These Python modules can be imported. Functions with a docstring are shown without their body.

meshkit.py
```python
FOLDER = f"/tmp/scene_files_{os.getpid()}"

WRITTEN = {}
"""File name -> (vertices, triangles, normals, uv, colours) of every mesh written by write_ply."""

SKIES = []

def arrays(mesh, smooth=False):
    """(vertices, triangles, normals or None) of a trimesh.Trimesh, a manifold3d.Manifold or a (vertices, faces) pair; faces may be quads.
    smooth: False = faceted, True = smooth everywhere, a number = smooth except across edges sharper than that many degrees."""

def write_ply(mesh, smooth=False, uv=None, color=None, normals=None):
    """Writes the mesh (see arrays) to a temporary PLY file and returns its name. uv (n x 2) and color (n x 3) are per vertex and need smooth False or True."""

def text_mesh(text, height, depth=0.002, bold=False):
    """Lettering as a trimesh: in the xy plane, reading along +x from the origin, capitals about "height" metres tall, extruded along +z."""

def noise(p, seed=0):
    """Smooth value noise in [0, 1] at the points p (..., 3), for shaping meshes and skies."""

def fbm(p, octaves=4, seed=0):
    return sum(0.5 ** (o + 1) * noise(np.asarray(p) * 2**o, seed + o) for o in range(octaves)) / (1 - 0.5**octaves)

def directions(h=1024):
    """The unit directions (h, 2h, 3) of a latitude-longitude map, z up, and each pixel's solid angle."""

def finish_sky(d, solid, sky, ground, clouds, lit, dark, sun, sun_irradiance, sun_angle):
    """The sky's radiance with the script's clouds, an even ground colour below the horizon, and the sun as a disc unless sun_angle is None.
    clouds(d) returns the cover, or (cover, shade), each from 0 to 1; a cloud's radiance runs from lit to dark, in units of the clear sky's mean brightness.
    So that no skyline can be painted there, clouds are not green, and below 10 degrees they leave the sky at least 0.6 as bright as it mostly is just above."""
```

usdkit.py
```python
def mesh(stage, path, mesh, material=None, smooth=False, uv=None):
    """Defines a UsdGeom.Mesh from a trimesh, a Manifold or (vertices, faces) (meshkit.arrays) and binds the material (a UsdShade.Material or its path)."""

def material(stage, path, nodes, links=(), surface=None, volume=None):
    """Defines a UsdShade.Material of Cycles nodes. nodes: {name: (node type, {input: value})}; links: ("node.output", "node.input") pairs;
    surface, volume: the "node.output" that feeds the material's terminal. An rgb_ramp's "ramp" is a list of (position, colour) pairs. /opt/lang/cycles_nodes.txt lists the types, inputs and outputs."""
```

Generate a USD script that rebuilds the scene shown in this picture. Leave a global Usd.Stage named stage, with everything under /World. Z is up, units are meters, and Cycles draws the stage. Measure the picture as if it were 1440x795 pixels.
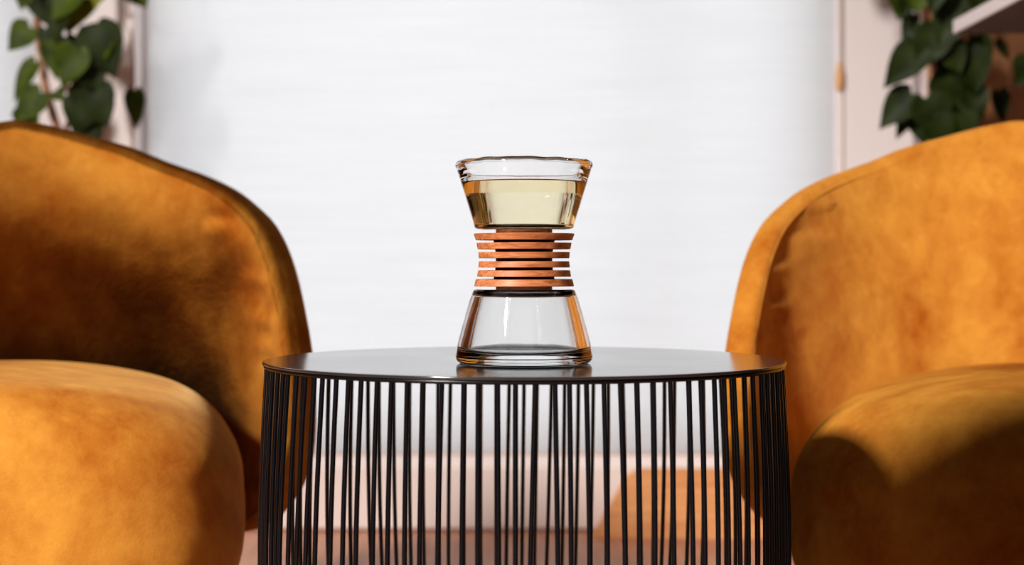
import math, random
import numpy as np
import trimesh
import usdkit, meshkit
from pxr import Usd, UsdGeom, UsdLux, UsdShade, Gf, Sdf

random.seed(7)
rng = np.random.default_rng(7)
stage = Usd.Stage.CreateInMemory()
UsdGeom.SetStageUpAxis(stage, 'Z')
UsdGeom.SetStageMetersPerUnit(stage, 1.0)
UsdGeom.Xform.Define(stage, '/World')
UsdGeom.Scope.Define(stage, '/World/Looks')

# ------------------------------------------------------------------ camera, light, exposure
EYE = 0.573                                    # eye height above the floor
cam = UsdGeom.Camera.Define(stage, '/World/camera')
cam.AddTranslateOp().Set(Gf.Vec3d(0, 0, EYE))
cam.AddRotateXOp().Set(90.0)
cam.CreateHorizontalApertureAttr(36.0)
cam.CreateVerticalApertureAttr(36.0 * 795 / 1440)
cam.CreateVerticalApertureOffsetAttr(-27.5 / 1440 * 36.0)
cam.CreateFocalLengthAttr(57.5)
cam.CreateFStopAttr(4.5)
cam.CreateFocusDistanceAttr(1.5)
cam.CreateClippingRangeAttr(Gf.Vec2f(0.05, 100))
cam.CreateExposureAttr(0.0)

dome = UsdLux.DomeLight.Define(stage, '/World/sky_light')
dome.CreateColorAttr(Gf.Vec3f(0.95, 0.97, 1.0))
dome.CreateIntensityAttr(0.14)


def rect_light(name, loc, rot, w, h, power, color):
    l = UsdLux.RectLight.Define(stage, '/World/' + name)
    l.AddTranslateOp().Set(Gf.Vec3d(*loc))
    l.AddRotateXYZOp().Set(Gf.Vec3f(*rot))
    l.CreateWidthAttr(w)
    l.CreateHeightAttr(h)
    l.CreateIntensityAttr(power)
    l.CreateColorAttr(Gf.Vec3f(*color))
    return l


# daylight behind the blinds of the back wall, and a key light outside an added, unseen left window
rect_light('daylight_behind_blind', (0.0, 3.95, 1.15), (-90, 0, 0), 4.6, 2.6, 1.2, (0.97, 0.98, 1.0))
rect_light('key_light_left', (-3.3, -2.7, 3.6), (0, -90, 0), 0.9, 0.9, 570.0, (1.0, 0.965, 0.92))

# ------------------------------------------------------------------ helpers
used = {}


def numbered(path):
    n = used.get(path, 0)
    used[path] = n + 1
    return path if n == 0 else '%s_%03d' % (path, n)


def tag(prim, label=None, category=None, group=None, kind=None):
    for k, v in (('label', label), ('category', category), ('group', group), ('kind', kind)):
        if v:
            prim.SetCustomDataByKey(k, v)
    return prim


def thing(name, label, cat, loc=(0, 0, 0), rotz=0.0, group=None):
    x = UsdGeom.Xform.Define(stage, numbered('/World/' + name))
    x.AddTranslateOp().Set(Gf.Vec3d(*loc))
    x.AddRotateZOp().Set(rotz)
    return tag(x.GetPrim(), label, cat, group)


def part(parent, name, mesh, mat, smooth=35, label=None, kind=None):
    path = numbered((str(parent.GetPath()) if parent else '/World') + '/' + name)
    p = usdkit.mesh(stage, path, mesh, '/World/Looks/' + mat, smooth=smooth).GetPrim()
    return tag(p, label, None, None, kind)


def box(x0, x1, y0, y1, z0, z1):
    m = trimesh.creation.box([x1 - x0, y1 - y0, z1 - z0])
    m.apply_translation([(x0 + x1) / 2, (y0 + y1) / 2, (z0 + z1) / 2])
    return m


def soft_box(x0, x1, y0, y1, z0, z1, c=0.004):
    pts = []
    for sx in (0, 1):
        for sy in (0, 1):
            for sz in (0, 1):
                X, Y, Z = (x0, x1)[sx], (y0, y1)[sy], (z0, z1)[sz]
                dx, dy, dz = c * (1 - 2 * sx), c * (1 - 2 * sy), c * (1 - 2 * sz)
                pts += [(X, Y + dy, Z + dz), (X + dx, Y, Z + dz), (X + dx, Y + dy, Z)]
    return trimesh.convex.convex_hull(np.array(pts))


def cat(*ms):
    return trimesh.util.concatenate(list(ms))


def lathe(profile, n=96):
    """profile: (r, z) closed or ending on the axis."""
    p = np.array(profile, float)
    ang = np.arange(n) * 2 * np.pi / n
    m = len(p)
    v = np.stack([p[:, 0][:, None] * np.cos(ang), p[:, 0][:, None] * np.sin(ang), np.repeat(p[:, 1][:, None], n, 1)], -1).reshape(-1, 3)
    f = []
    for i in range(m - 1):
        for j in range(n):
            a, b = i * n + j, i * n + (j + 1) % n
            f += [(a, b, b + n), (a, b + n, a + n)]
    t = trimesh.Trimesh(v, f, process=False)
    t.merge_vertices()
    t.update_faces(t.nondegenerate_faces())
    t.remove_unreferenced_vertices()
    return t


def sweep(pts, r, sides=10, caps=True):
    p = np.asarray(pts, float)
    rr = np.broadcast_to(np.asarray(r, float), (len(p),))
    t = np.gradient(p, axis=0)
    t /= np.linalg.norm(t, axis=1, keepdims=True)
    ref = np.array([0, 0, 1.0]) if abs(t[len(p) // 2, 2]) < 0.8 else np.array([0, 1.0, 0])
    a = np.cross(t, ref)
    a /= np.linalg.norm(a, axis=1, keepdims=True)
    b = np.cross(t, a)
    ang = np.arange(sides) * 2 * np.pi / sides
    v = p[:, None] + rr[:, None, None] * (np.cos(ang)[None, :, None] * a[:, None] + np.sin(ang)[None, :, None] * b[:, None])
    v = v.reshape(-1, 3)
    f = []
    for i in range(len(p) - 1):
        for j in range(sides):
            q, w = i * sides + j, i * sides + (j + 1) % sides
            f += [(q, w, w + sides), (q, w + sides, q + sides)]
    if caps:
        n0 = len(v)
        v = np.vstack([v, p[0], p[-1]])
        e = (len(p) - 1) * sides
        for j in range(sides):
            f += [(n0, (j + 1) % sides, j), (n0 + 1, e + j, e + (j + 1) % sides)]
    m = trimesh.Trimesh(v, f, process=False)
    trimesh.repair.fix_normals(m)
    return m


def mat(name, nodes, links, surface):
    return usdkit.material(stage, '/World/Looks/' + name, nodes, links, surface=surface)


def plain(name, color, rough=0.5, metallic=0.0, **kw):
    return mat(name, {'p': ('principled_bsdf', dict(base_color=color, roughness=rough, metallic=metallic, **kw))}, [], 'p.BSDF')


def srgb(r, g, b):
    return tuple(((c / 255 + 0.055) / 1.055) ** 2.4 if c > 10 else c / 255 / 12.92 for c in (r, g, b))


# ------------------------------------------------------------------ materials
plain('white_wall', srgb(236, 224, 221), 0.7)
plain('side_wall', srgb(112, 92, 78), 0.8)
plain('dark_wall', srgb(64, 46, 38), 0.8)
plain('ceiling_paint', srgb(196, 190, 186), 0.85)
plain('skirting_paint', srgb(238, 222, 215), 0.55, specular_ior_level=0.2)
plain('frame_paint', srgb(232, 230, 228), 0.4)
mat('floor_wood', {
    'g': ('geometry', {}), 'm': ('mapping', {'scale': (14, 1.1, 1)}),
    'n': ('noise_texture', {'scale': 3.0, 'detail': 5, 'roughness': 0.6}),
    'r': ('rgb_ramp', {'ramp': [(0.25, srgb(176, 116, 88)), (0.75, srgb(216, 158, 126))]}),
    'p': ('principled_bsdf', {'roughness': 0.5})},
    [('g.position', 'm.vector'), ('m.vector', 'n.vector'), ('n.fac', 'r.fac'), ('r.color', 'p.base_color')], 'p.BSDF')
mat('blind_cloth', {
    'g': ('geometry', {}), 'm': ('mapping', {'scale': (1.2, 1, 60)}),
    'n': ('noise_texture', {'scale': 2.5, 'detail': 4, 'roughness': 0.7}),
    'r': ('rgb_ramp', {'ramp': [(0.2, (0.78, 0.78, 0.785)), (0.8, (0.86, 0.86, 0.865))]}),
    'd': ('diffuse_bsdf', {}), 't': ('translucent_bsdf', {}), 'x': ('mix_closure', {'fac': 0.9})},
    [('g.position', 'm.vector'), ('m.vector', 'n.vector'), ('n.fac', 'r.fac'), ('r.color', 'd.color'), ('r.color', 't.color'),
     ('d.BSDF', 'x.closure1'), ('t.BSDF', 'x.closure2')], 'x.closure')
plain('blind_bar', srgb(204, 140, 92), 0.5)
plain('cord', srgb(226, 208, 198), 0.7)
plain('toggle_wood', srgb(214, 158, 104), 0.5)
mat('pane_glass', {'t': ('transparent_bsdf', {}), 'g': ('glossy_bsdf', {'roughness': 0.02, 'color': (1, 1, 1)}), 'x': ('mix_closure', {'fac': 0.05})},
    [('t.BSDF', 'x.closure1'), ('g.BSDF', 'x.closure2')], 'x.closure')


def velvet(name, normal_tilt, sheen=0.2, vary=0.3, shade_area=None, bump=0.35, turn=0.0):
    """Cotton velvet; nap leans the shading normals so a panel reads lit or shaded;
    crushed = (x0, x1, z0, z1) keeps that put-in shade to one area, fading out from x0 to x1 and z0 to z1."""
    x0, x1, z0, z1 = shade_area or (50, 60, 50, 60)
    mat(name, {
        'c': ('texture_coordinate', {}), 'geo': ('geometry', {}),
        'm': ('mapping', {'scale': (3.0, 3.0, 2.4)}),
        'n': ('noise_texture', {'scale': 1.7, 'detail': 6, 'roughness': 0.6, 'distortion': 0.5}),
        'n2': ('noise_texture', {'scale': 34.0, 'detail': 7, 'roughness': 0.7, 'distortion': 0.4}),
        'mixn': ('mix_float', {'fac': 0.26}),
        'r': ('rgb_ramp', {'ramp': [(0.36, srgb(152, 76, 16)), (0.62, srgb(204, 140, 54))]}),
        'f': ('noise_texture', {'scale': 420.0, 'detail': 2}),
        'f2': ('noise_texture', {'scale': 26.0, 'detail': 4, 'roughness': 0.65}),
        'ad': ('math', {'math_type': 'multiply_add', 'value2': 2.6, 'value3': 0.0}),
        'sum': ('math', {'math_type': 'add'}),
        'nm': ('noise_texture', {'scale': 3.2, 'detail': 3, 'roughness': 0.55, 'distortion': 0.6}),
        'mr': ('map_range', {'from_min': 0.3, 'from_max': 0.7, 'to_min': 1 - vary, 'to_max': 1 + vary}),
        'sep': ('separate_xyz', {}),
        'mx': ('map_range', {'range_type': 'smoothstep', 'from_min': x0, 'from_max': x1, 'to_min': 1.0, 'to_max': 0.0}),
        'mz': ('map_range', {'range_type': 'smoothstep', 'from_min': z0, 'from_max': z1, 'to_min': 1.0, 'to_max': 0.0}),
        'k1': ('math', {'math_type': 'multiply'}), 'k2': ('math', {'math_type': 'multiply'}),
        'sc': ('vector_math', {'math_type': 'scale', 'vector1': normal_tilt}),
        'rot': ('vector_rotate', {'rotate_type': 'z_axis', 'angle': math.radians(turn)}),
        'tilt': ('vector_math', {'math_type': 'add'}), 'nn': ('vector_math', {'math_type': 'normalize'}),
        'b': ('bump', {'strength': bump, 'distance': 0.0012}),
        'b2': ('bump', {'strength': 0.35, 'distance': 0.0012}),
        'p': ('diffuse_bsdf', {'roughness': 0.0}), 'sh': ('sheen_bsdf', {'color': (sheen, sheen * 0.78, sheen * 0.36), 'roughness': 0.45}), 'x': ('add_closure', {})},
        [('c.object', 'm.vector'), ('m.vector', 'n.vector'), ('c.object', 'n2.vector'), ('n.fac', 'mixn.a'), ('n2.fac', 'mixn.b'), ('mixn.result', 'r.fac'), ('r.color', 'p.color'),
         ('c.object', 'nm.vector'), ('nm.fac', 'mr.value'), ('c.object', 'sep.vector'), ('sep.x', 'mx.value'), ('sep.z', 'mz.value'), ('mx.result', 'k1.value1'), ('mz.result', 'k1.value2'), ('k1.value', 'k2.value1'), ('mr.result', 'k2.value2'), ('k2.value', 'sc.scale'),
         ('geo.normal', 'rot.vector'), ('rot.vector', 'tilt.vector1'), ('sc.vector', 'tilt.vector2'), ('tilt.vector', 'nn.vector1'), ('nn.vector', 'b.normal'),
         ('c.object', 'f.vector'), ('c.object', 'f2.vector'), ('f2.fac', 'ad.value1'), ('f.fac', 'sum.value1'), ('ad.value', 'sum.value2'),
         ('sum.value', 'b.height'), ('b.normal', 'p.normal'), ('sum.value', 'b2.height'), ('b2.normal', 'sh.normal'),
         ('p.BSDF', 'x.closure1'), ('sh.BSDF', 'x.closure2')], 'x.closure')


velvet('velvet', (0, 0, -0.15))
velvet('velvet_nap_left_back', (0.42, 0.56, -0.48), 0.14, 0.35, (0.26, 0.38, 0.54, 0.84))  # normals leaned off the light: shade put into the middle of this back
velvet('velvet_nap_left_seat', (-0.32, -0.06, 0.05), 0.28, 0.2)  # leaned towards the key light so this seat reads brightly lit
velvet('velvet_nap_left_edge', (0.9, 0.35, -0.1), 0.04, 0.1)  # leaned away from the key light so this rim reads shaded
velvet('velvet_nap_right_back', (-0.25, 0, 0.1), 0.24)  # this back and its edge lean towards the light to read brighter
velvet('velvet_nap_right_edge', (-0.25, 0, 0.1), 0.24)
velvet('velvet_nap_right_seat', (0.10, 0.09, -0.05), 0.03, 0.1, None, 0.02, 77.0)  # normals turned off the light, carrying the table shadow across the whole seat
plain('chair_leg_wood', srgb(60, 36, 24), 0.45)
mat('black_metal', {
    'c': ('texture_coordinate', {}), 'n': ('noise_texture', {'scale': 900.0, 'detail': 2}), 'b': ('bump', {'strength': 0.02, 'distance': 0.0001}),
    'p': ('principled_bsdf', {'base_color': (0.0025, 0.0025, 0.004), 'roughness': 0.24, 'specular_ior_level': 0.25})},
    [('c.object', 'n.vector'), ('n.fac', 'b.height'), ('b.normal', 'p.normal')], 'p.BSDF')
mat('black_top', {
    'c': ('texture_coordinate', {}), 'n': ('noise_texture', {'scale': 700.0, 'detail': 2}), 'b': ('bump', {'strength': 0.015, 'distance': 0.0001}),
    'n2': ('noise_texture', {'scale': 9.0, 'detail': 4}), 'mr': ('map_range', {'from_min': 0.3, 'from_max': 0.7, 'to_min': 0.095, 'to_max': 0.135}),
    'p': ('principled_bsdf', {'base_color': (0.02, 0.018, 0.018), 'specular_ior_level': 0.7})},
    [('c.object', 'n.vector'), ('c.object', 'n2.vector'), ('n2.fac', 'mr.value'), ('mr.result', 'p.roughness'), ('n.fac', 'b.height'), ('b.normal', 'p.normal')], 'p.BSDF')
mat('clear_glass', {
    'c': ('texture_coordinate', {}), 'n': ('noise_texture', {'scale': 38.0, 'detail': 1}), 'b': ('bump', {'strength': 0.12, 'distance': 0.0016}),
    'p': ('principled_bsdf', {'base_color': (0.985, 0.99, 0.985), 'roughness': 0.0, 'ior': 1.5, 'transmission_weight': 1.0})},
    [('c.object', 'n.vector'), ('n.fac', 'b.height'), ('b.normal', 'p.normal')], 'p.BSDF')
mat('wine_in_glass', {'p': ('glass_bsdf', {'color': (0.98, 0.945, 0.80), 'roughness': 0.0, 'IOR': 1.345 / 1.5})}, [], 'p.BSDF')   # wine behind glass: the ratio of the two
mat('wine_surface', {'p': ('glass_bsdf', {'color': (0.985, 0.96, 0.86), 'roughness': 0.0, 'IOR': 1.345})}, [], 'p.BSDF')


def grained(name, a, b, rough=0.5):
    mat(name, {
        'c': ('texture_coordinate', {}), 'm': ('mapping', {'scale': (18, 150, 260), 'rotation': (0.05, 0.1, 0.3)}),
        'n': ('noise_texture', {'scale': 1.0, 'detail': 5, 'roughness': 0.65, 'distortion': 0.6}),
        'r': ('rgb_ramp', {'ramp': [(0.3, a), (0.7, b)]}), 'bu': ('bump', {'strength': 0.15, 'distance': 0.0005}),
        'p': ('principled_bsdf', {'roughness': rough})},
        [('c.object', 'm.vector'), ('m.vector', 'n.vector'), ('n.fac', 'r.fac'), ('r.color', 'p.base_color'), ('n.fac', 'bu.height'), ('bu.normal', 'p.normal')], 'p.BSDF')


grained('ring_wood', srgb(138, 66, 32), srgb(220, 136, 82), 0.5)
grained('core_wood', srgb(44, 20, 12), srgb(66, 32, 18), 0.6)
mat('panel_wood', {
    'g': ('geometry', {}), 'm': ('mapping', {'scale': (6, 6, 1)}), 'n': ('noise_texture', {'scale': 3.0, 'detail': 5}),
    'r': ('rgb_ramp', {'ramp': [(0.3, srgb(150, 98, 60)), (0.7, srgb(184, 128, 84))]}), 'p': ('principled_bsdf', {'roughness': 0.55})},
    [('g.position', 'm.vector'), ('m.vector', 'n.vector'), ('n.fac', 'r.fac'), ('r.color', 'p.base_color')], 'p.BSDF')
mat('honey_wood', {
    'g': ('geometry', {}), 'm': ('mapping', {'scale': (2, 2, 40)}), 'n': ('noise_texture', {'scale': 3.0, 'detail': 5}),
    'r': ('rgb_ramp', {'ramp': [(0.3, srgb(214, 142, 86)), (0.7, srgb(236, 172, 112))]}), 'p': ('principled_bsdf', {'roughness': 0.55})},
    [('g.position', 'm.vector'), ('m.vector', 'n.vector'), ('n.fac', 'r.fac'), ('r.color', 'p.base_color')], 'p.BSDF')
plain('shelf_shade', srgb(52, 36, 32), 0.6)  # dark tone stands in for the shadow under the shelf
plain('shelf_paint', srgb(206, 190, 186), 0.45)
plain('pot_clay', srgb(150, 84, 58), 0.8)
plain('soil', srgb(44, 30, 20), 0.95)
mat('vine_bark', {
    'c': ('texture_coordinate', {}), 'n': ('noise_texture', {'scale': 45.0, 'detail': 3}),
    'r': ('rgb_ramp', {'ramp': [(0.3, srgb(150, 96, 66)), (0.7, srgb(206, 160, 130))]}), 'p': ('principled_bsdf', {'roughness': 0.8})},
    [('c.object', 'n.vector'), ('n.fac', 'r.fac'), ('r.color', 'p.base_color')], 'p.BSDF')
plain('vine_green', srgb(104, 112, 40), 0.6)


def leaf_mat(name, a, b, t):
    mat(name, {
        'c': ('texture_coordinate', {}), 'n': ('noise_texture', {'scale': 30.0, 'detail': 3}),
        'r': ('rgb_ramp', {'ramp': [(0.3, a), (0.7, b)]}), 'p': ('principled_bsdf', {'roughness': 0.55, 'specular_ior_level': 0.22}),
        't': ('translucent_bsdf', {'color': t}), 'x': ('mix_closure', {'fac': 0.22})},
        [('c.object', 'n.vector'), ('n.fac', 'r.fac'), ('r.color', 'p.base_color'), ('p.BSDF', 'x.closure1'), ('t.BSDF', 'x.closure2')], 'x.closure')


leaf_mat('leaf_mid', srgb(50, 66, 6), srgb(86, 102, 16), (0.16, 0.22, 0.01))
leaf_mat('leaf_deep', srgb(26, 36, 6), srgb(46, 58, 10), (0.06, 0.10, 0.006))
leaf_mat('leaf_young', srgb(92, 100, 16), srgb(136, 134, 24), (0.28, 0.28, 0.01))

# ------------------------------------------------------------------ the room
YB = 3.5
XL, XR, YF, ZC = -2.0, 1.34, -2.5, 3.2


def struct(name, m, material, smooth=False):
    p = part(None, name, m, material, smooth)
    return tag(p, kind='structure')


struct('floor', box(XL - 0.2, XR + 0.2, YF, YB + 0.16, -0.05, 0), 'floor_wood')
struct('ceiling', box(XL - 0.2, XR + 0.2, YF, YB + 0.16, ZC, ZC + 0.05), 'ceiling_paint')
# back wall: piers between the blinded windows, low sill wall and head
struct('wall_back', cat(box(-1.02, -0.812, YB, YB + 0.16, 0.16, 2.3), box(0.70, 0.857, YB, YB + 0.16, 0.16, 2.3),
                        box(0.885, XR, YB, YB + 0.16, 0.16, 2.3), box(XL, -1.72, YB, YB + 0.16, 0.16, 2.3),
                        box(XL, XR, YB, YB + 0.16, 2.3, ZC), box(XL, XR, YB + 0.01, YB + 0.16, 0, 0.16)), 'white_wall')
struct('baseboard_back', soft_box(XL, XR, YB - 0.012, YB + 0.01, 0.004, 0.138, 0.004), 'skirting_paint')
struct('wall_right', box(XR, XR + 0.15, YF, YB + 0.16, 0, ZC), 'dark_wall')
WY0, WY1, WZ0, WZ1 = -1.95, 1.2, 1.2, 3.05
struct('wall_left', cat(box(XL - 0.15, XL, YF, WY0, 0, ZC), box(XL - 0.15, XL, WY1, YB + 0.16, 0, ZC),
                        box(XL - 0.15, XL, WY0, WY1, 0, WZ0), box(XL - 0.15, XL, WY0, WY1, WZ1, ZC)), 'side_wall')


def window(x0, x1, z0, z1, y, bars):
    w = UsdGeom.Xform.Define(stage, '/World/window_%d' % window.n).GetPrim()
    window.n += 1
    tag(w, kind='structure')
    t = 0.045
    part(w, 'frame', cat(box(x0, x0 + t, y, y + 0.05, z0, z1), box(x1 - t, x1, y, y + 0.05, z0, z1), box(x0 + t, x1 - t, y, y + 0.05, z0, z0 + t), box(x0 + t, x1 - t, y, y + 0.05, z1 - t, z1)), 'frame_paint', False)
    for b in bars:
        part(w, 'glazing_bar', box(b - 0.009, b + 0.009, y + 0.01, y + 0.04, z0 + t, z1 - t), 'frame_paint', False)
    part(w, 'pane', box(x0 + t, x1 - t, y + 0.022, y + 0.028, z0 + t, z1 - t), 'pane_glass', False)


window.n = 1
window(-0.81, 0.70, 0.16, 2.3, YB + 0.10, [0.30])
window(-1.72, -1.02, 0.16, 2.3, YB + 0.10, [])
# added left window, unseen: its opening is shaped to let the key light in
w = tag(UsdGeom.Xform.Define(stage, '/World/window_3').GetPrim(), kind='structure')
part(w, 'frame', cat(box(XL - 0.1, XL - 0.05, WY0, WY0 + 0.04, WZ0, WZ1), box(XL - 0.1, XL - 0.05, WY1 - 0.04, WY1, WZ0, WZ1),
                     box(XL - 0.1, XL - 0.05, WY0 + 0.04, WY1 - 0.04, WZ0, WZ0 + 0.04), box(XL - 0.1, XL - 0.05, WY0 + 0.04, WY1 - 0.04, WZ1 - 0.04, WZ1)), 'frame_paint', False)
part(w, 'pane', box(XL - 0.078, XL - 0.072, WY0 + 0.04, WY1 - 0.04, WZ0 + 0.04, WZ1 - 0.04), 'pane_glass', False)


def blind(x0, x1, label, cord):
    y = YB + 0.03
    b = thing('roller_blind', label, 'blind', (0, y, 0))
    part(b, 'cloth', box(x0, x1, -0.0008, 0.0008, 0.16, 2.27), 'blind_cloth', False)
    part(b, 'bottom_bar', soft_box(x0, x1, -0.008, 0.008, 0.139, 0.161, 0.003), 'blind_bar', False)
    part(b, 'roller', sweep([(x0, 0, 2.275), (x1, 0, 2.275)], 0.02, 16), 'frame_paint')
    if cord:
        c = part(b, 'pull_cord', cat(sweep([(cord, -0.036, 2.26), (cord, -0.036, 0.995)], 0.0016, 6), sweep([(cord + 0.006, -0.036, 2.26), (cord + 0.006, -0.036, 0.40), (cord + 0.004, -0.036, 0.38)], 0.0014, 6)), 'cord')
        prof = [(0, -0.032), (0.005, -0.031), (0.0085, -0.024), (0.0095, -0.008), (0.0085, 0.012), (0.005, 0.024), (0.003, 0.031), (0, 0.032)]
        m = lathe(prof, 20)
        m.apply_translation([cord, -0.036, 0.573 + (370 - 107) / 2300 * 3.49])
        part(c, 'cord_toggle', m, 'toggle_wood')
    return b


blind(-0.785, 0.695, 'wide white translucent roller blind glowing behind the table', 0.70)
blind(-1.715, -1.025, 'white roller blind at the far left edge, beyond the left plant', None)

# ------------------------------------------------------------------ armchairs
EDGE = [(0, .769), (.05, .760), (.104, .746), (.155, .733), (.22, .7095), (.287, .6895), (.347, .668), (.388, .648), (.428, .626), (.463, .597),
        (.495, .560), (.527, .512), (.553, .47), (.570, .43), (.575, .39), (.566, .345), (.545, .31), (.505, .275), (.45, .245), (.37, .222), (.25, .207), (.12, .201), (0, .2)]
PA, PB = 0.36, 0.40


def plan(s):
    """arc length -> local x, y and outward normal of the shell's plan curve."""
    ph = np.linspace(-2.2, 2.2, 6000)
    X, Y = PA * np.sin(ph), PB * np.cos(ph)
    S = np.concatenate([[0], np.cumsum(np.hypot(np.diff(X), np.diff(Y)))])
    S -= np.interp(0, ph, S)
    q = np.interp(s, S, ph)
    n = np.stack([PB * np.sin(q), PA * np.cos(q)], -1)
    return PA * np.sin(q), PB * np.cos(q), n / np.linalg.norm(n, axis=-1, keepdims=True)


def smooth_edge(n):
    from scipy.interpolate import PchipInterpolator
    e = np.array(EDGE)
    half = np.vstack([e, [(-s, z) for s, z in EDGE[-2:0:-1]], e[:1]])
    t = np.concatenate([[0], np.cumsum(np.hypot(*np.diff(half, axis=0).T))])
    t /= t[-1]
    u = np.linspace(0, 1, n, endpoint=False)
    half[:, 0] *= 0.966
    out = np.stack([PchipInterpolator(t, half[:, k])(u) for k in (0, 1)], -1)
    for _ in range(3):                                   # round the polyline a little
        out = 0.25 * np.roll(out, 1, 0) + 0.5 * out + 0.25 * np.roll(out, -1, 0)
    return out


def bend(sz):
    x, y, n = plan(sz[:, 0])
    k = 1 - 0.9 * np.clip(0.36 - sz[:, 1], 0, 1) ** 1.5        # the tub draws in towards its foot
    return np.stack([x * k, y * k, sz[:, 1]], -1), np.concatenate([n, np.zeros((len(n), 1))], -1)


def shell_mesh(wrinkle_seed):
    from scipy.spatial import cKDTree
    N = 300
    B = smooth_edge(N)
    C = np.array([0, 0.44])
    rho = 1 - np.concatenate([np.linspace(0, 1, 16) ** 1.6 * 0.12, np.linspace(0.12, 1, 34)[1:-1]])
    rings = [C + r * (B - C) for r in rho]
    dense = cKDTree(smooth_edge(3000))
    T, W = 0.017, 0.014
    verts, half = [], []
    for k, sz in enumerate(rings):
        d = dense.query(sz)[0] if k else np.zeros(len(sz))
        q = np.clip(1 - d / W, 0, 1)
        h = T * (1 - q ** 2.6) ** (1 / 2.6) + 0.016 * np.clip(d / 0.16, 0, 1)   # firm rim, thicker padding inside
        verts.append(sz)
        half.append(h)
    sz = np.vstack(verts)
    h = np.concatenate(half)
    p, n = bend(sz)
    inner = p - n * h[:, None]
    outer = p + n * h[:, None]
    # soft pulls in the velvet along the inner rim and a few long folds
    d = dense.query(sz)[0]
    q = np.stack([sz[:, 0] * 9, sz[:, 1] * 60, np.zeros(len(sz))], -1)
    amp = 0.0042 * np.exp(-((d - 0.045) / 0.03) ** 2) * (np.abs(sz[:, 0]) > 0.3)
    inner += -n * (amp * (meshkit.noise(q, wrinkle_seed) - 0.5) * 2)[:, None]
    inner += -n * (0.004 * (meshkit.fbm(np.stack([sz[:, 0] * 7, sz[:, 1] * 7, np.zeros(len(sz))], -1), 3, wrinkle_seed + 5) - 0.5) * np.clip(d / 0.05, 0, 1))[:, None]
    R = len(rings)
    M = R * N
    v = np.vstack([inner, outer])
    c_in, c_out = len(v), len(v) + 1
    pc, nc = bend(C[None])
    v = np.vstack([v, pc - nc * h[-1], pc + nc * h[-1]])
    f, fb = [], []
    for i in range(R - 1):
        for j in range(N):
            a, b = i * N + j, i * N + (j + 1) % N
            g = fb if i < 7 else f                       # the outermost rings are the sewn edge band
            g += [(a, b, b + N), (a, b + N, a + N)]
            g += [(M + a, M + b + N, M + b), (M + a, M + a + N, M + b + N)]
    e = (R - 1) * N
    for j in range(N):
        f += [(e + j, e + (j + 1) % N, c_in), (M + e + j, c_out, M + e + (j + 1) % N)]
    def mesh_of(faces):
        q = trimesh.Trimesh(v, faces, process=False)
        q.merge_vertices()
        q.update_faces(q.nondegenerate_faces())
        q.remove_unreferenced_vertices()
        return q
    if (np.cross(v[f[0][1]] - v[f[0][0]], v[f[0][2]] - v[f[0][0]]) * n[7 * N]).sum() > 0:    # inner faces look inwards
        f, fb = ([(a, c, b) for a, b, c in g] for g in (f, fb))
    m, band = mesh_of(f), mesh_of(fb)
    # piping: a thin cord round the inner edge of the rim
    B2 = smooth_edge(260)
    Bn = C + (B2 - C) * (1 - 0.013 / np.linalg.norm(B2 - C, axis=1, keepdims=True))
    P, nn = bend(Bn)
    P = P - nn * (T * 0.985)
    P = np.vstack([P, P[:1]])
    return m, band, sweep(P, 0.0021, 6, caps=False)


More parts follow.
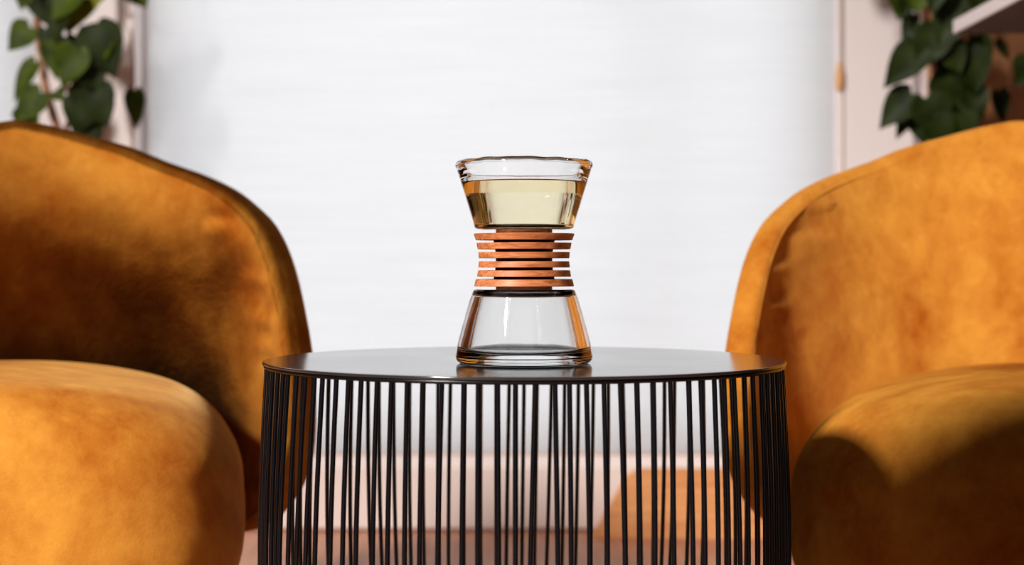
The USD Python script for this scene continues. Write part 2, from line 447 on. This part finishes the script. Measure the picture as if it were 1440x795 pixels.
def seat_mesh(front_r, width, top, dome_x, dome_y, edge, back, bulge, square, seed):
    """Plump cushion: a rounded plan lofted along a bulging profile. Local y- is the front."""
    n = 160
    ang = np.arange(n) * 2 * np.pi / n
    c, s = np.cos(ang), np.sin(ang)
    ex = 2 / square
    ux, uy = np.sign(c) * np.abs(c) ** ex, np.sign(s) * np.abs(s) ** ex
    zb = 0.205
    prof = []                                                   # (scale, height)
    for t in np.linspace(0, 1, 26):
        r = t * (1 - edge / width)
        prof.append((r, top))
    z1, r1 = prof[-1][1], prof[-1][0]
    for a in np.linspace(0, np.pi / 2, 18)[1:]:
        prof.append((r1 + (1 - r1) * np.sin(a), z1 - edge * 1.15 * (1 - np.cos(a))))
    z2 = prof[-1][1]
    for t in np.linspace(0, 1, 16)[1:]:
        prof.append((1 + bulge * np.sin(np.pi * t) - 0.06 * t ** 4, z2 + (zb - z2) * t))
    prof.append((0.8, zb - 0.004))
    prof.append((0.0, zb - 0.004))
    v = []
    for r, z in prof:
        v.append(np.stack([ux * r * width, np.where(uy < 0, uy * r * front_r, uy * r * back), np.full(n, z)], -1))
    v = np.vstack(v)
    lift = np.clip((v[:, 2] - zb) / (top - zb), 0, 1)
    v[:, 2] -= lift * (dome_x * (v[:, 0] / width) ** 2 + dome_y * (v[:, 1] / back) ** 2)
    out = v - [0, 0, 0.3]
    out /= np.maximum(np.linalg.norm(out, axis=1, keepdims=True), 1e-6)
    v = v + out * (0.006 * (meshkit.fbm(v * 6 + seed, 3, seed) - 0.5))[:, None]
    f = []
    for i in range(len(prof) - 1):
        for j in range(n):
            a, b = i * n + j, i * n + (j + 1) % n
            f += [(a, b + n, b), (a, a + n, b + n)]
    m = trimesh.Trimesh(v, f, process=False)
    trimesh.repair.fix_normals(m)
    return m


def armchair(label, loc, rotz, seat, seed, side):
    t = thing('armchair', label, 'armchair', loc, rotz)
    sh, band, pipe = shell_mesh(seed)
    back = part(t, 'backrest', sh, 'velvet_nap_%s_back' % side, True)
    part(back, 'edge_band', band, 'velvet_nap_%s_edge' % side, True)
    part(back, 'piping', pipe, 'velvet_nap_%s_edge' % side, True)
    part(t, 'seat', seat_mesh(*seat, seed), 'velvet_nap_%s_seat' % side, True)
    part(t, 'base', lathe([(0, 0.185), (0.24, 0.185), (0.262, 0.192), (0.265, 0.202), (0.26, 0.212), (0, 0.212)], 64), 'velvet')
    for sx in (-1, 1):
        for sy in (-1, 1):
            x, y = sx * 0.155, sy * 0.155 + 0.02
            part(t, 'leg', sweep([(x * 1.18, y * 1.18, 0), (x, y, 0.19)], [0.011, 0.017], 14), 'chair_leg_wood')
    return t


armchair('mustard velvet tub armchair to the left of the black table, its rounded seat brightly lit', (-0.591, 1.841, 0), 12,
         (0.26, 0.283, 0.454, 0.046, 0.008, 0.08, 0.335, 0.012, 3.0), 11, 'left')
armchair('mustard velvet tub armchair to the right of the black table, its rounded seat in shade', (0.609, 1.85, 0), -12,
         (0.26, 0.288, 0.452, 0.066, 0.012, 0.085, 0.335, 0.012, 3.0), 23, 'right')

# ------------------------------------------------------------------ side table
TX, TY, TZ = 0.0118, 1.58, 0.48
table = thing('side_table', 'round black metal side table with a cage of thin vertical rods', 'side table', (TX, TY, 0))
top_prof = [(0, 0.001), (0.2490, 0.001), (0.2499, 0.0014), (0.2503, 0.0021), (0.2503, 0.0030), (0.2500, 0.0036), (0.2490, 0.0040), (0.2485, 0.0040), (0.2, 0.0040), (0.1, 0.0040), (0, 0.0040)]
part(table, 'table_top', lathe([(r, TZ - 0.004 + z) for r, z in top_prof], 192), 'black_top')


def ring(R, z, r, n=180, sides=14):
    a = np.arange(n + 1) * 2 * np.pi / n
    return sweep(np.stack([R * np.cos(a), R * np.sin(a), np.full(n + 1, z)], -1), r, sides, caps=False)


part(table, 'upper_ring', ring(0.2472, TZ - 0.0046, 0.0019), 'black_metal', True)
part(table, 'lower_ring', ring(0.226, 0.0042, 0.0042), 'black_metal', True)
FRONT = [(-80.5, -79.8), (-76.6, -76.2), (-72.9, -72.4), (-69.1, -69.4), (-64.9, -65.1), (-61.6, -62.5), (-58.8, -60.6), (-54.7, -56.4), (-51.2, -52.9), (-47.9, -49.6), (-45.2, -46.3), (-41.0, -41.5),
         (-37.6, -38.1), (-34.3, -34.7), (-30.4, -30.6), (-27.1, -27.2), (-23.6, -23.4), (-20.3, -20.4), (-16.4, -17.0), (-12.0, -12.1), (-9.2, -9.0), (-5.5, -4.9), (-2.1, -2.0), (1.7, 0.1),
         (5.4, 6.1), (8.2, 8.4), (11.5, 12.1), (15.0, 15.4), (18.3, 19.1), (21.8, 21.9), (25.4, 24.7), (29.3, 29.1), (33.7, 33.7), (36.9, 36.7), (40.7, 40.2), (43.6, 43.3), (46.8, 47.2), (50.7, 49.6),
         (54.1, 53.2), (58.0, 56.6), (61.2, 60.2), (64.9, 62.7), (68.8, 66.2), (71.9, 70.1), (75.9, 74.0), (79.6, 78.8)]
REAR = [(-47.8, -46.9), (-42.7, -40.6), (-39.3, -37.4), (-34.9, -33.2), (-30.2, -29.2), (-26.3, -25.6), (-22.3, -21.6), (-18.8, -19.1), (-15.1, -15.1), (-10.8, -10.7), (-6.8, -6.7), (-3.3, -4.2), (0.5, -0.2),
        (3.9, 3.0), (7.8, 6.1), (11.1, 10.0), (14.7, 13.5), (18.7, 17.2), (22.6, 21.7), (26.4, 26.7), (30.2, 30.4), (34.7, 34.4), (38.6, 36.7), (41.7, 39.2), (46.3, 44.2), (50.8, 49.2)]
rods = [(a, b) for a, b in FRONT] + [(180 - a, 180 - b) for a, b in REAR]
for k in range(9):
    for sgn in (-1, 1):
        a = sgn * (84.0 + k * 5.0 + random.uniform(-0.8, 0.8))
        rods.append((a, a + random.uniform(-1.6, 1.6)))


def rod_radius(z):
    return 0.2462 + 0.0062 * math.sin(math.pi * min(1, (TZ - 0.008 - z) / 0.36)) - (0.0205 * ((0.12 - z) / 0.12) ** 2 if z < 0.12 else 0)


for a0, a1 in rods:
    pts = []
    for z in np.concatenate([np.linspace(TZ - 0.0042, 0.12, 12), np.linspace(0.12, 0.003, 5)[1:]]):
        q = (TZ - z) / (TZ - 0.23)
        a = math.radians(a0 + (a1 - a0) * (min(q, 1.15)))
        r = rod_radius(z)
        pts.append((r * math.sin(a), -r * math.cos(a), z))
    part(table, 'rod', sweep(pts, 0.0022, 8), 'black_metal', 50)

# ------------------------------------------------------------------ decanter on the table
DX, DY = 0.0112, 1.52
decanter = thing('decanter', 'hourglass glass decanter with a ribbed wooden waist standing on the black table', 'decanter', (DX, DY, TZ))


def arc(cx, cz, r, a0, a1, n=8):
    return [(cx + r * math.cos(math.radians(a)), cz + r * math.sin(math.radians(a))) for a in np.linspace(a0, a1, n)]


lower = [(0, 0.0012), (0.050, 0.0012), (0.054, 0.0)] + arc(0.0575, 0.0062, 0.0062, -90, 14, 9) + \
    [(0.0620, 0.018), (0.0585, 0.031), (0.0545, 0.046), (0.0508, 0.058)] + arc(0.0452, 0.0662, 0.0024, 12, 90, 6) + \
    [(0.030, 0.0688), (0, 0.0688)]
hollow = [(0, 0.0095), (0.046, 0.0095)] + arc(0.0488, 0.0133, 0.0038, -80, 12, 6) + [(0.0505, 0.024), (0.0462, 0.042), (0.0425, 0.0555)] + arc(0.0388, 0.0595, 0.0025, 10, 90, 5) + [(0, 0.0622)]
lower_m = lathe(lower, 128)
hollow_m = lathe(hollow, 128)
hollow_m.invert()
part(decanter, 'lower_bowl', cat(lower_m, hollow_m), 'clear_glass', 40)
ZU = 0.1238


def cone(z, t=0.0):
    return 0.0465 + (z - 0.1285) * 0.3113 - t


upper = [(0, ZU), (0.040, ZU), (0.0430, ZU + 0.0005)] + arc(0.0436, ZU + 0.0034, 0.0027, -70, -14, 5) + \
    [(cone(z), z) for z in (0.132, 0.145, 0.158, 0.171, 0.181)] + arc(cone(0.1838) - 0.0043, 0.1838, 0.0046, -14, 186, 16) + \
    [(cone(z, t), z) for z, t in ((0.181, 0.0084), (0.178, 0.0073), (0.174, 0.0061), (0.170, 0.0053), (0.155, 0.0048), (0.142, 0.0048), (0.134, 0.0050))] + arc(cone(0.1318, 0.0051) - 0.003, 0.1315, 0.0030, 0, -90, 6) + [(0, 0.1285)]
ZW = 0.1690                                    # level of the wine
dry = upper[:[i for i, q in enumerate(upper) if q == (cone(0.181, 0.0084), 0.181)][0]] + [(cone(z, t), z) for z, t in ((0.181, 0.0084), (0.178, 0.0073), (0.174, 0.0061), (0.1715, 0.0055), (ZW, 0.0052))]
wet = [(cone(z, t), z) for z, t in ((ZW, 0.0052), (0.166, 0.0050), (0.155, 0.0048), (0.142, 0.0048), (0.134, 0.0050))] + arc(cone(0.1318, 0.0051) - 0.003, 0.1315, 0.0030, 0, -90, 8) + [(0.02, 0.1285), (0, 0.1285)]
um = lathe(dry, 144)
# hand-finished rim: a little uneven
rim = np.clip((um.vertices[:, 2] - 0.174) / 0.012, 0, 1)
ang = np.arctan2(um.vertices[:, 1], um.vertices[:, 0])
um.vertices[:, 2] += rim * (0.0003 * np.sin(3 * ang + 0.7) + 0.00022 * np.sin(11 * ang) + 0.00018 * np.sin(17 * ang + 1))
part(decanter, 'upper_bowl', um, 'clear_glass', 40)
RINGS = [(.1203, .1142, .0469, .0450), (.1117, .1058, .0441, .0432), (.1031, .0974, .0425, .0421), (.0946, .0888, .0420, .0426), (.0862, .0803, .0429, .0437), (.0779, .0714, .0450, .0464)]
for zt, zb, rt, rb in RINGS:
    c = 0.0004
    part(decanter, 'wooden_ring', lathe([(0.02, zb), (rb - c, zb), (rb, zb + c), ((rb + rt) / 2, (zb + zt) / 2), (rt, zt - c), (rt - c, zt), (0.02, zt), (0.02, zb)], 96), 'ring_wood', 30)
part(decanter, 'neck', lathe([(0, .0714), (.0285, .0714), (.0282, .0792), (.0268, .087), (.0262, .096), (.0268, .1045), (.0283, .113), (.0286, .1203), (0, .1203)], 96), 'core_wood', 30, 'dark core seen between the wooden rings')
part(decanter, 'upper_collar', lathe([(0, .1203), (.0262, .1203), (.0262, ZU), (0, ZU)], 96), 'ring_wood', 30)
part(decanter, 'lower_collar', lathe([(0, .0688), (.0262, .0688), (.0262, .0714), (0, .0714)], 96), 'ring_wood', 30)

wine = thing('wine', 'pale golden wine filling the upper bowl of the decanter', 'wine', (DX, DY, TZ))
wm = lathe(wet[::-1], 144)                      # where wine meets glass (outward normals, into the glass)
part(wine, 'body', wm, 'wine_in_glass', 40)
rw = cone(ZW, 0.0052)
part(wine, 'surface', lathe([(rw, ZW), (rw - 0.0006, ZW - 0.0004), (rw - 0.0016, ZW - 0.0007), (rw - 0.004, ZW - 0.0008), (0.02, ZW - 0.0008), (0, ZW - 0.0008)], 144), 'wine_surface', 40)

# ------------------------------------------------------------------ right: shelf, wood panel and plant
struct('trim_1', soft_box(0.887, XR, YB - 0.03, YB, 0.14, ZC, 0.003), 'panel_wood')
shelf = thing('wall_shelf', 'wall shelf, its board coloured dark as underside shade, with a pale front edge at the upper right, beside the plant', 'shelf', (0, 0, 0))
SY = 2.8
part(shelf, 'board', box(0.760, XR, 1.2, SY, 0.966, 0.988), 'shelf_shade', False)  # underside shade is put into the whole board's colour
part(shelf, 'edge_strip', soft_box(0.755, 0.760, 1.2, SY, 0.9655, 0.9885, 0.001), 'shelf_paint', False, 'pale painted front edge')  # the shelf's own pale paint, split off from the darkened board
for y in (1.5, 2.5):
    part(shelf, 'bracket', cat(box(XR - 0.02, XR, y, y + 0.02, 0.80, 0.966), box(XR - 0.3, XR - 0.02, y, y + 0.02, 0.95, 0.966)), 'black_metal', False)


board = thing('wooden_board', 'honey-coloured wooden board standing along the white skirting behind the right armchair', 'board', (0, 3.42, 0))
bm_ = trimesh.creation.extrude_polygon(__import__('shapely.geometry', fromlist=['Polygon']).Polygon([(0.165, 0), (1.30, 0), (1.30, 0.144), (0.262, 0.144), (0.238, 0.128)]), 0.024, engine='earcut')
bm_.apply_transform(trimesh.transformations.rotation_matrix(math.pi / 2, [1, 0, 0]))
part(board, 'plank', bm_, 'honey_wood', False)


def leaf_mesh(base, tip, width, normal, cup, wob):
    """Heart-shaped leaf from its stalk point to its tip, folded along the midrib and curled."""
    base, tip, normal = (np.asarray(q, float) for q in (base, tip, normal))
    L = np.linalg.norm(tip - base)
    d = (tip - base) / L
    side = np.cross(normal, d)
    side /= np.linalg.norm(side)
    up = np.cross(d, side)
    T = [-0.10, 0.0, 0.12, 0.27, 0.43, 0.60, 0.77, 0.90, 1.0]
    Wd = [0.26, 0.40, 0.49, 0.50, 0.45, 0.345, 0.205, 0.085, 0.0]
    cols = [-1, -0.55, 0, 0.55, 1]
    v = []
    for t, w_ in zip(T, Wd):
        for c in cols:
            tt = t + (0.10 if (c == 0 and t < 0) else 0.0)
            x = c * w_ * width
            h = cup * (abs(x) * 0.55) - 0.22 * L * tt * tt * abs(cup) + wob * L * 0.05 * math.sin(6 * tt + 2.5 * c)
            v.append(base + d * (tt * L) + side * x + up * h)
    v = np.array(v)
    nt, nc = len(T), len(cols)
    f = []
    for i in range(nt - 1):
        for j in range(nc - 1):
            a = i * nc + j
            f += [(a, a + 1, a + nc + 1), (a, a + nc + 1, a + nc)]
    # a real, thin blade: two skins
    nrm = trimesh.Trimesh(v, f, process=False).vertex_normals
    th = 0.0005
    k = len(v)
    V = np.vstack([v + nrm * th / 2, v - nrm * th / 2])
    F = f + [(a + k, c + k, b + k) for a, b, c in f]
    bd = [i * nc for i in range(nt)] + [(nt - 1) * nc + j for j in range(1, nc)] + [i * nc + nc - 1 for i in range(nt - 2, -1, -1)] + [j for j in range(nc - 2, 0, -1)]
    for a, b in zip(bd, bd[1:] + bd[:1]):
        F += [(a, a + k, b + k), (a, b + k, b)]
    m = trimesh.Trimesh(V, F, process=False)
    return m


def at(px, py, y):
    return np.array([(px - 720) / 2300 * y, y, EYE + (370 - py) / 2300 * y])


def add_leaf(plant, b, t, w, y, mtl, face=(0, -1, 0.25), cup=0.5, dy=0.0):
    """b, t: where stalk point and tip lie as seen from the front, at depth y (tip dy nearer)."""
    B, T_ = at(*b, y), at(*t, y - dy)
    n = np.array(face, float) + rng.normal(0, 0.16, 3)
    part(plant, 'leaf', leaf_mesh(B, T_, w / 2300 * y, n, cup * rng.uniform(0.5, 1.2), rng.uniform(-1, 1)), mtl, True)


def pot_mesh(x, y, z, r, h):
    m = lathe([(0, 0), (r * 0.72, 0), (r * 0.75, 0.004), (r, h - 0.02), (r * 1.05, h - 0.02), (r * 1.05, h), (r * 0.97, h), (r * 0.93, h - 0.025), (0, h - 0.025)], 48)
    s = lathe([(0, h - 0.03), (r * 0.93, h - 0.03), (r * 0.93, h - 0.018), (r * 0.4, h - 0.014), (0, h - 0.013)], 32)
    for q in (m, s):
        q.apply_translation([x, y, z])
    return m, s


def vine(plant, pts, r, mtl='vine_bark'):
    from scipy.interpolate import CubicSpline
    P = np.array(pts)
    u = np.arange(len(P))
    Q = CubicSpline(u, P)(np.linspace(0, len(P) - 1, 8 * len(P)))
    return part(plant, 'vine', sweep(Q, r, 8), mtl, True)


# left plant, trailing down the pier from a wall pot above the picture
YL = 3.38
pl = thing('trailing_plant', 'trailing heart-leaved plant hanging on the pale pier above the left armchair', 'plant')
pm, sm = pot_mesh(-0.93, 3.408, 1.47, 0.085, 0.15)
part(pl, 'pot', pm, 'pot_clay')
part(pl, 'wall_hook', box(-0.95, -0.91, 3.492, YB, 1.55, 1.64), 'black_metal', False)
part(pl, 'soil', sm, 'soil', True)
vine(pl, [(-0.95, 3.33, 1.61), (-0.97, 3.22, 1.65), (-0.985, 3.19, 1.42), at(62, -60, 3.26), at(54, 20, 3.34), at(57, 70, YL), at(66, 130, YL), at(84, 190, YL), at(96, 260, YL)], 0.0085)
vine(pl, [(-0.93, 3.33, 1.61), (-0.92, 3.22, 1.64), (-0.925, 3.19, 1.42), at(90, -60, 3.26), at(84, 30, 3.34), at(82, 85, YL), at(100, 140, YL), at(92, 185, YL), at(80, 240, YL)], 0.006)
vine(pl, [(-0.92, 3.34, 1.61), (-0.88, 3.22, 1.64), (-0.85, 3.19, 1.42), at(168, -60, 3.26), at(180, 15, 3.48), at(186, 60, 3.49), at(188, 130, 3.49), at(186, 200, 3.49), at(180, 270, 3.49)], 0.0028, 'vine_bark')
LEFT = [  # stalk, tip, width, depth, material
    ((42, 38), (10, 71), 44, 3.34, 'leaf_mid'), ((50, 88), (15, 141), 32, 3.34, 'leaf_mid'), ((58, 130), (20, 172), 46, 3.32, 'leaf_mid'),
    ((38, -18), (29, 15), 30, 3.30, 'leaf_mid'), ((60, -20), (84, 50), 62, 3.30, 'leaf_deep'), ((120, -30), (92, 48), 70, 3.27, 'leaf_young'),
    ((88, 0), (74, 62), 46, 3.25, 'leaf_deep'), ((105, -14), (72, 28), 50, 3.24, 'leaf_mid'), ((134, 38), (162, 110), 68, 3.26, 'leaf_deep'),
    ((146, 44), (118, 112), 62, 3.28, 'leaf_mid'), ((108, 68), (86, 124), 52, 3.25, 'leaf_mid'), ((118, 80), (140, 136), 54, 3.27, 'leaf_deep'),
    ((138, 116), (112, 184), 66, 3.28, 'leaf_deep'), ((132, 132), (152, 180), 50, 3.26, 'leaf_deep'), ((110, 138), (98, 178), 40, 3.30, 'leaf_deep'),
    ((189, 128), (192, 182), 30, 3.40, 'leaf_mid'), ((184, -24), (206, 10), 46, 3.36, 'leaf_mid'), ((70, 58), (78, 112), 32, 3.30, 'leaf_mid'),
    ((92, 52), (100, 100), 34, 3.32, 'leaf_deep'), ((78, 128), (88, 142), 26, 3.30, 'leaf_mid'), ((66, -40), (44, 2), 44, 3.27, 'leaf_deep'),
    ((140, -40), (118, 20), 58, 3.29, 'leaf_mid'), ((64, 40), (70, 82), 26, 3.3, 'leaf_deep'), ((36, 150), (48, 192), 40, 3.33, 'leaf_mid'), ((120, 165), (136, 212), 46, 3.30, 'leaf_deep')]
for b_, t_, w_, y_, m_ in LEFT:
    add_leaf(pl, b_, t_, w_, y_ - 0.07, m_)

# right plant
pr = thing('trailing_plant', 'dark trailing heart-leaved plant hanging beside the wall shelf above the right armchair', 'plant')
pm, sm = pot_mesh(0.98, 3.378, 1.47, 0.085, 0.15)
part(pr, 'wall_hook', box(0.96, 1.00, 3.462, YB - 0.03, 1.55, 1.64), 'black_metal', False)
part(pr, 'pot', pm, 'pot_clay')
part(pr, 'soil', sm, 'soil', True)
vine(pr, [(0.93, 3.29, 1.61), (0.90, 3.18, 1.65), (0.87, 3.14, 1.42), at(1310, -60, 3.14), at(1302, 30, 3.22), at(1312, 90, 3.24), at(1322, 140, 3.24), at(1330, 220, 3.24)], 0.0075)
vine(pr, [(0.95, 3.29, 1.61), (0.96, 3.18, 1.65), (0.955, 3.14, 1.42), at(1352, -60, 3.14), at(1346, 40, 3.22), at(1358, 100, 3.24), at(1364, 160, 3.24), at(1360, 230, 3.24)], 0.0055)
vine(pr, [(0.96, 3.29, 1.61), (1.02, 3.17, 1.65), (1.03, 3.14, 1.42), at(1420, -60, 3.14), at(1416, 60, 3.3), at(1420, 120, 3.34), at(1408, 190, 3.34)], 0.003)
RIGHT = [
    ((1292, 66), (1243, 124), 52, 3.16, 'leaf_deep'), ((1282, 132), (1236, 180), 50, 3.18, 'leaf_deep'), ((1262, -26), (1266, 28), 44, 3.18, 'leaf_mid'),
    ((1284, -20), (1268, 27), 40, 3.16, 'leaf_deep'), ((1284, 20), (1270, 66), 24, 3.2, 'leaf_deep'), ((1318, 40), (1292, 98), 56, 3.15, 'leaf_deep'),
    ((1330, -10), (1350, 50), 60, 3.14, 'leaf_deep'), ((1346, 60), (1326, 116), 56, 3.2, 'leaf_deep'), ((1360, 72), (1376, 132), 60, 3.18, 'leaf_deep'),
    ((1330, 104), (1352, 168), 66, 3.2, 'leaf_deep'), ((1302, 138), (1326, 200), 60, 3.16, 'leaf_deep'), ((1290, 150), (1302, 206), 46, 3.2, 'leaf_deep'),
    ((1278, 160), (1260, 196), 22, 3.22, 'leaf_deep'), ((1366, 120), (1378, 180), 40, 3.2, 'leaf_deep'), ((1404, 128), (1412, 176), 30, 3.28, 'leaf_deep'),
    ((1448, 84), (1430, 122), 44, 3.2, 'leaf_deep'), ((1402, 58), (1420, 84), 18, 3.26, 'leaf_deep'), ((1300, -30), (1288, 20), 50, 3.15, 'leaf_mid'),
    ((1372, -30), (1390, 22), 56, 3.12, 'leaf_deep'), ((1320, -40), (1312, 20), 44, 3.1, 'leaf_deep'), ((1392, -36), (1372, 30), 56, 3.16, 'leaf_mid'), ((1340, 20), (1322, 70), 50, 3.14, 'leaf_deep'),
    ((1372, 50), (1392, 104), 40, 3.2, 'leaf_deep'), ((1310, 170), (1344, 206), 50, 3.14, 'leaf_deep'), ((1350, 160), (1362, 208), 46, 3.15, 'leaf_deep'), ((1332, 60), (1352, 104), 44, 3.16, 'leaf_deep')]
for b_, t_, w_, y_, m_ in RIGHT:
    add_leaf(pr, b_, t_, w_, y_, m_)

# both plants bush out round their pots, over the top corners of the blind
for plant, x0, x1, y0, z0, count in ((pl, -1.20, -0.86, 3.20, 1.36, 14), (pr, 0.52, 1.24, 3.16, 1.18, 64)):
    for k in range(count):
        x, z, y = rng.uniform(x0, x1), rng.uniform(z0, 1.66), y0 - rng.uniform(0.0, 0.10)
        px_, py_ = 720 + x / y * 2300, 370 - (z - EYE) / y * 2300
        dx_ = rng.uniform(-30, 30)
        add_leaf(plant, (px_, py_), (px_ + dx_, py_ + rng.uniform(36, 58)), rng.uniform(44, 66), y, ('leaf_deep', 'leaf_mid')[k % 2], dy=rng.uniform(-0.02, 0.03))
for plant, pts in ((pl, [(-0.90, 3.31, 1.61), (-0.84, 3.2, 1.67), (-0.86, 3.15, 1.62), (-0.84, 3.14, 1.52), (-0.83, 3.14, 1.42)]),
                   (pr, [(0.90, 3.28, 1.61), (0.82, 3.14, 1.67), (0.68, 3.12, 1.60), (0.60, 3.12, 1.45), (0.55, 3.12, 1.26)])):
    vine(plant, pts, 0.004)
